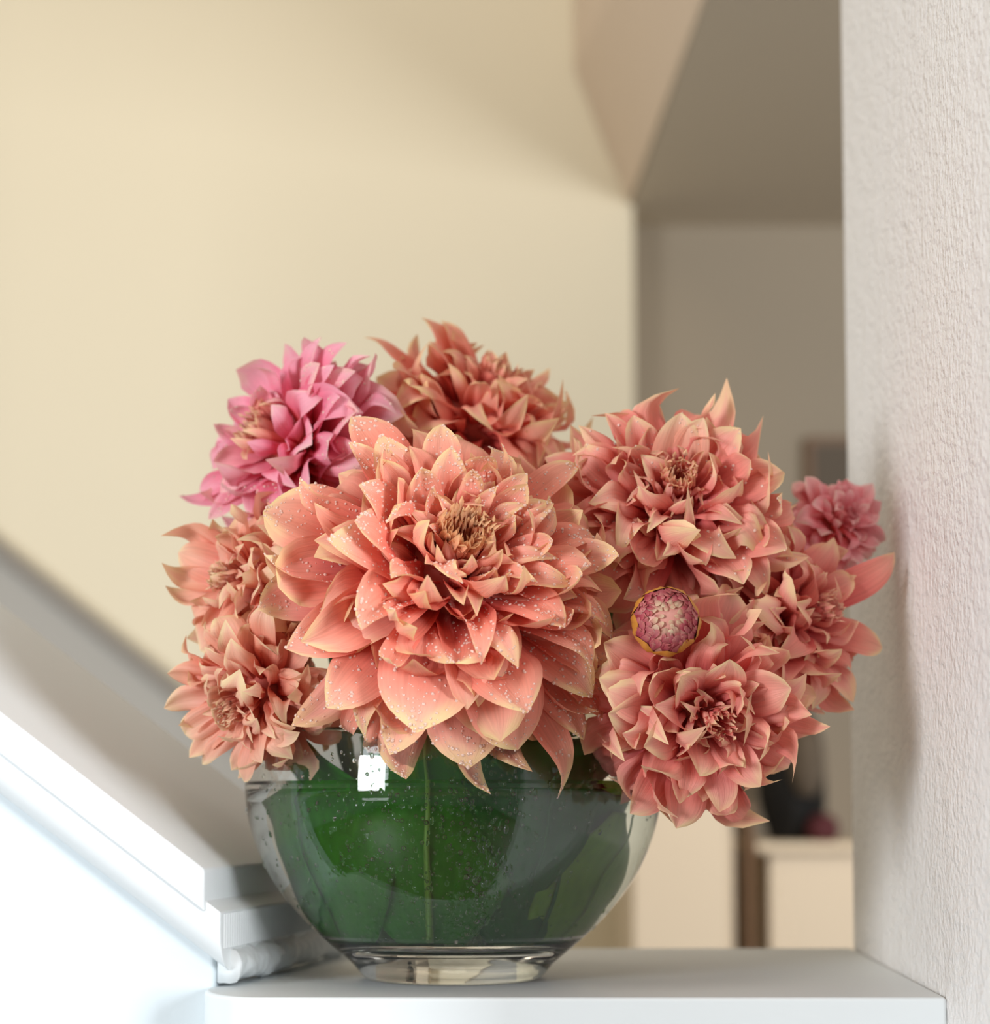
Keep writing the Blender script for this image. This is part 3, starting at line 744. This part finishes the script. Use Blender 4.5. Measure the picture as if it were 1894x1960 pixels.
dahlia('salmon dahlia with a dry cream tuft, in front of the dark hall', 1276, 992, -0.05, 282, (0.06, -0.80, 0.36),
       [(1160, 782, 46, dict(flat, cup=1.0)), (1115, 800, 50), (1215, 792, 76, dict(flat, cup=0.9)), (1190, 850, 70), (1305, 787, 92, dict(flat, mat='peach', cup=0.8)), (1345, 798, 76, dict(flat, mat='peach', cup=0.9)), (1415, 815, 80, dict(flat, cup=0.9)), (1450, 870, 70), (1505, 896, 84, flat), (1072, 925, 70), (1100, 855, 84),
        (1512, 930, 70), (1540, 965, 60), (1510, 1042, 96, flat), (1425, 1108, 84, flat), (1535, 1098, 70), (1172, 880, 60), (1285, 1030, 60), (1268, 1060, 70), (1145, 1108, 70), (1330, 1100, 80), (1478, 1120, 80), (1230, 970, 70), (1180, 1000, 80),
        (1150, 940, 80), (1250, 880, 60), (1390, 880, 70), (1430, 960, 80), (1460, 1010, 70), (1380, 1040, 70), (1210, 1090, 80), (1120, 1030, 80), (1140, 1112, 84), (1205, 1150, 74), (1150, 1060, 84), (1090, 985, 80)],
       M['rose'], 118, 0.90, (10, 116), 12, wf=0.165, dew=14, eye=0.62, neye=50, eye_ang=9, eye_mat='salmon', wild=1.45, stem_to=(0.05, 0.0))
dahlia('small fresh pink dahlia half hidden next to the plaster wall', 1592, 1008, 0.02, 118, (0.50, -0.75, 0.30),
       [(1545, 908, 56, flat), (1515, 918, 40), (1640, 914, 46), (1672, 932, 46), (1686, 990, 40), (1684, 1050, 44), (1655, 1078, 50), (1515, 1042, 50), (1560, 960, 50), (1610, 940, 40), (1530, 985, 50)],
       M['blush'], 60, 0.93, (10, 116), 15, wf=0.26, neye=30, eye_mat='blush', eye_ang=10, stem_to=(0.06, 0.03))
dahlia('salmon dahlia spreading long petals towards the plaster wall', 1478, 1190, -0.035, 245, (0.72, -0.60, 0.16),
       [(1727, 1055, 64, dict(flat, rs=1.1)), (1700, 1236, 70, dict(flat, rs=1.08, cup=0.8)), (1606, 1030, 80, flat), (1580, 1085, 70), (1645, 1340, 76, flat), (1656, 1222, 70), (1628, 1140, 70), (1600, 1275, 80), (1512, 1330, 96, flat), (1450, 1245, 84), (1482, 1160, 80), (1500, 1112, 80),
        (1560, 1160, 70), (1540, 1230, 80), (1590, 1320, 70), (1470, 1310, 90), (1420, 1200, 80), (1640, 1100, 60), (1560, 1060, 70)],
       M['rose'], 96, 0.87, (10, 118), 19, wf=0.18, neye=30, eye_mat='rose', eye_ang=10, wild=1.3, stem_to=(0.06, 0.0))
dahlia('lowest salmon dahlia drooping over the side of the vase', 1326, 1352, -0.085, 268, (0.22, -0.80, -0.24),
       [(1300, 1588, 84, flat), (1382, 1556, 64, flat), (1457, 1506, 66, flat), (1207, 1566, 84, flat), (1176, 1542, 60), (1170, 1370, 96, flat), (1148, 1262, 70), (1562, 1430, 66), (1592, 1410, 40), (1500, 1432, 60), (1240, 1432, 90, flat), (1290, 1440, 74),
        (1346, 1482, 76, flat), (1200, 1420, 80), (1172, 1322, 80), (1515, 1322, 90, flat), (1562, 1352, 70), (1310, 1300, 90, flat), (1400, 1270, 90, flat), (1240, 1270, 90), (1250, 1510, 80), (1320, 1530, 70), (1440, 1320, 80), (1280, 1360, 80), (1420, 1480, 60), (1150, 1300, 90), (1158, 1230, 80), (1130, 1410, 84)],
       M['rose'], 116, 0.89, (10, 116), 23, wf=0.17, eye=0.62, neye=24, eye_mat='rose', eye_ang=8, wild=1.45, stem_to=(0.05, -0.03))
dahlia('peach dahlia with cream tips under the bright pink one', 520, 1122, -0.045, 215, (-0.80, -0.50, 0.12),
       [(335, 992, 46), (330, 1056, 76, flat), (312, 1110, 54), (318, 1156, 54), (345, 1190, 50), (372, 1242, 120, flat), (485, 1118, 76, flat), (430, 1190, 90), (420, 1002, 60), (395, 1022, 60), (445, 1290, 70), (540, 1270, 100, flat), (480, 1235, 90), (520, 1060, 80), (400, 1110, 80), (560, 1190, 80)],
       M['peach'], 72, 0.88, (10, 118), 27, wf=0.24, neye=30, eye_mat='peach', eye_ang=10, wild=1.25, stem_to=(-0.06, 0.0))
dahlia('wilted peach dahlia hanging over the vase rim beside the sloping cap', 515, 1316, -0.065, 210, (-0.62, -0.55, -0.42),
       [(332, 1236, 50), (322, 1282, 64), (314, 1350, 66), (342, 1412, 60), (366, 1450, 50), (378, 1466, 40), (458, 1502, 50, dict(flat, rs=1.05)), (492, 1462, 76, flat), (470, 1412, 50), (522, 1442, 66), (400, 1392, 70), (432, 1322, 80), (560, 1420, 60), (590, 1330, 60), (380, 1330, 70), (450, 1440, 60)],
       M['peach'], 92, 0.89, (10, 118), 31, wf=0.185, neye=30, eye_mat='peach', eye_ang=10, wild=1.3, stem_to=(-0.06, -0.02))

dahlia('salmon dahlia mostly hidden behind the largest bloom and the bud', 1135, 1190, 0.03, 215, (0.25, -0.85, 0.10),
       [], M['rose'], 70, 0.9, (10, 118), 41, wf=0.27, neye=20, eye_mat='rose', eye_ang=10, wild=1.3, stem_to=(0.02, 0.03))

# ------------------------------------------------------------------ bud
bc = at(1273, 1190, -0.125); br_ = 68 * 0.875 / FPX
bud = tag(empty('dahlia_bud', bc), 'round unopened dahlia bud, magenta with ochre rim, between the salmon blooms', 'flower bud')
BA = npv((-0.02, -0.97, 0.10)); BA = unit(BA); b1 = unit(np.cross(BA, (0.1, 0.1, 1))); b2 = np.cross(BA, b1)
def bdir(phi, th): return BA * math.cos(phi) * 0.72 + (b1 * math.cos(th) + b2 * math.sin(th)) * math.sin(phi)
V, F = [], []
for i in range(17):
    for k in range(32): V.append(bdir(math.pi * i / 16, 2 * math.pi * k / 32) * br_ * 0.93)
for i in range(16):
    for k in range(32): F.append((i * 32 + k, i * 32 + (k + 1) % 32, (i + 1) * 32 + (k + 1) % 32, (i + 1) * 32 + k))
link('core', mesh('core', V, F, True), M['bud_core'], bud)
brs = np.random.RandomState(4)
for i in range(120):
    f = math.sqrt((i + 0.5) / 120); ph_t = R_(1 + 50 * f); ph_b = ph_t + R_(16 + 22 * f); th = i * GOLD + brs.normal(0, 0.12)
    h = 1.0 + 0.05 * brs.rand()
    T = bdir(ph_t, th + brs.normal(0, 0.12)) * br_ * h; B = bdir(ph_b, th) * br_ * 0.955
    mid = bdir((ph_t + ph_b) / 2, th) * br_ * 1.005
    W = br_ * (0.048 + 0.075 * f) * brs.uniform(0.75, 1.4)
    nn = unit(T)
    G, _ = petal_mesh(B, B + (mid - B) * 0.7, mid + (T - mid) * 0.4, T, nn, W, brs.uniform(-0.9, 0.3), -0.12, 0.2, brs.uniform(-0.2, 0.5), brs.normal(0, 0.5), 0, 9, 7, i, 0.70)
    link('bud_petal', grid_to_mesh([G], 'bud_petal'), M['bud_petal'] if f > 0.42 else M['bud_heart'], bud)
for i in range(9):
    th = i * 2 * math.pi / 9 + 0.2
    T = bdir(R_(58 + brs.uniform(-8, 6)), th + 0.1) * br_ * 1.03; B = bdir(R_(150), th) * br_ * 0.9
    c1 = bdir(R_(125), th) * br_ * 1.16; c2 = bdir(R_(88), th) * br_ * 1.14
    G, _ = petal_mesh(B, c1, c2, T, -unit(bdir(R_(92), th)) * -1, br_ * 0.42, -0.75, 0.0, 0.02, 0.0, 0.0, 0, 12, 9, i + 50, 0.62)
    link('bract', grid_to_mesh([G], 'bract'), M['bract'], bud)
link('stem', tube_mesh([Vector(-BA * br_ * 0.7), Vector((-0.004, 0.03, -0.01)), Vector((-0.02, 0.06, -0.05)), Vector((VX - bc.x + 0.04, 0.08, 0.11 - bc.z)), Vector((VX - bc.x + 0.02, 0.08, 0.04 - bc.z))], [0.003] * 5, 9), M['stem'], bud)
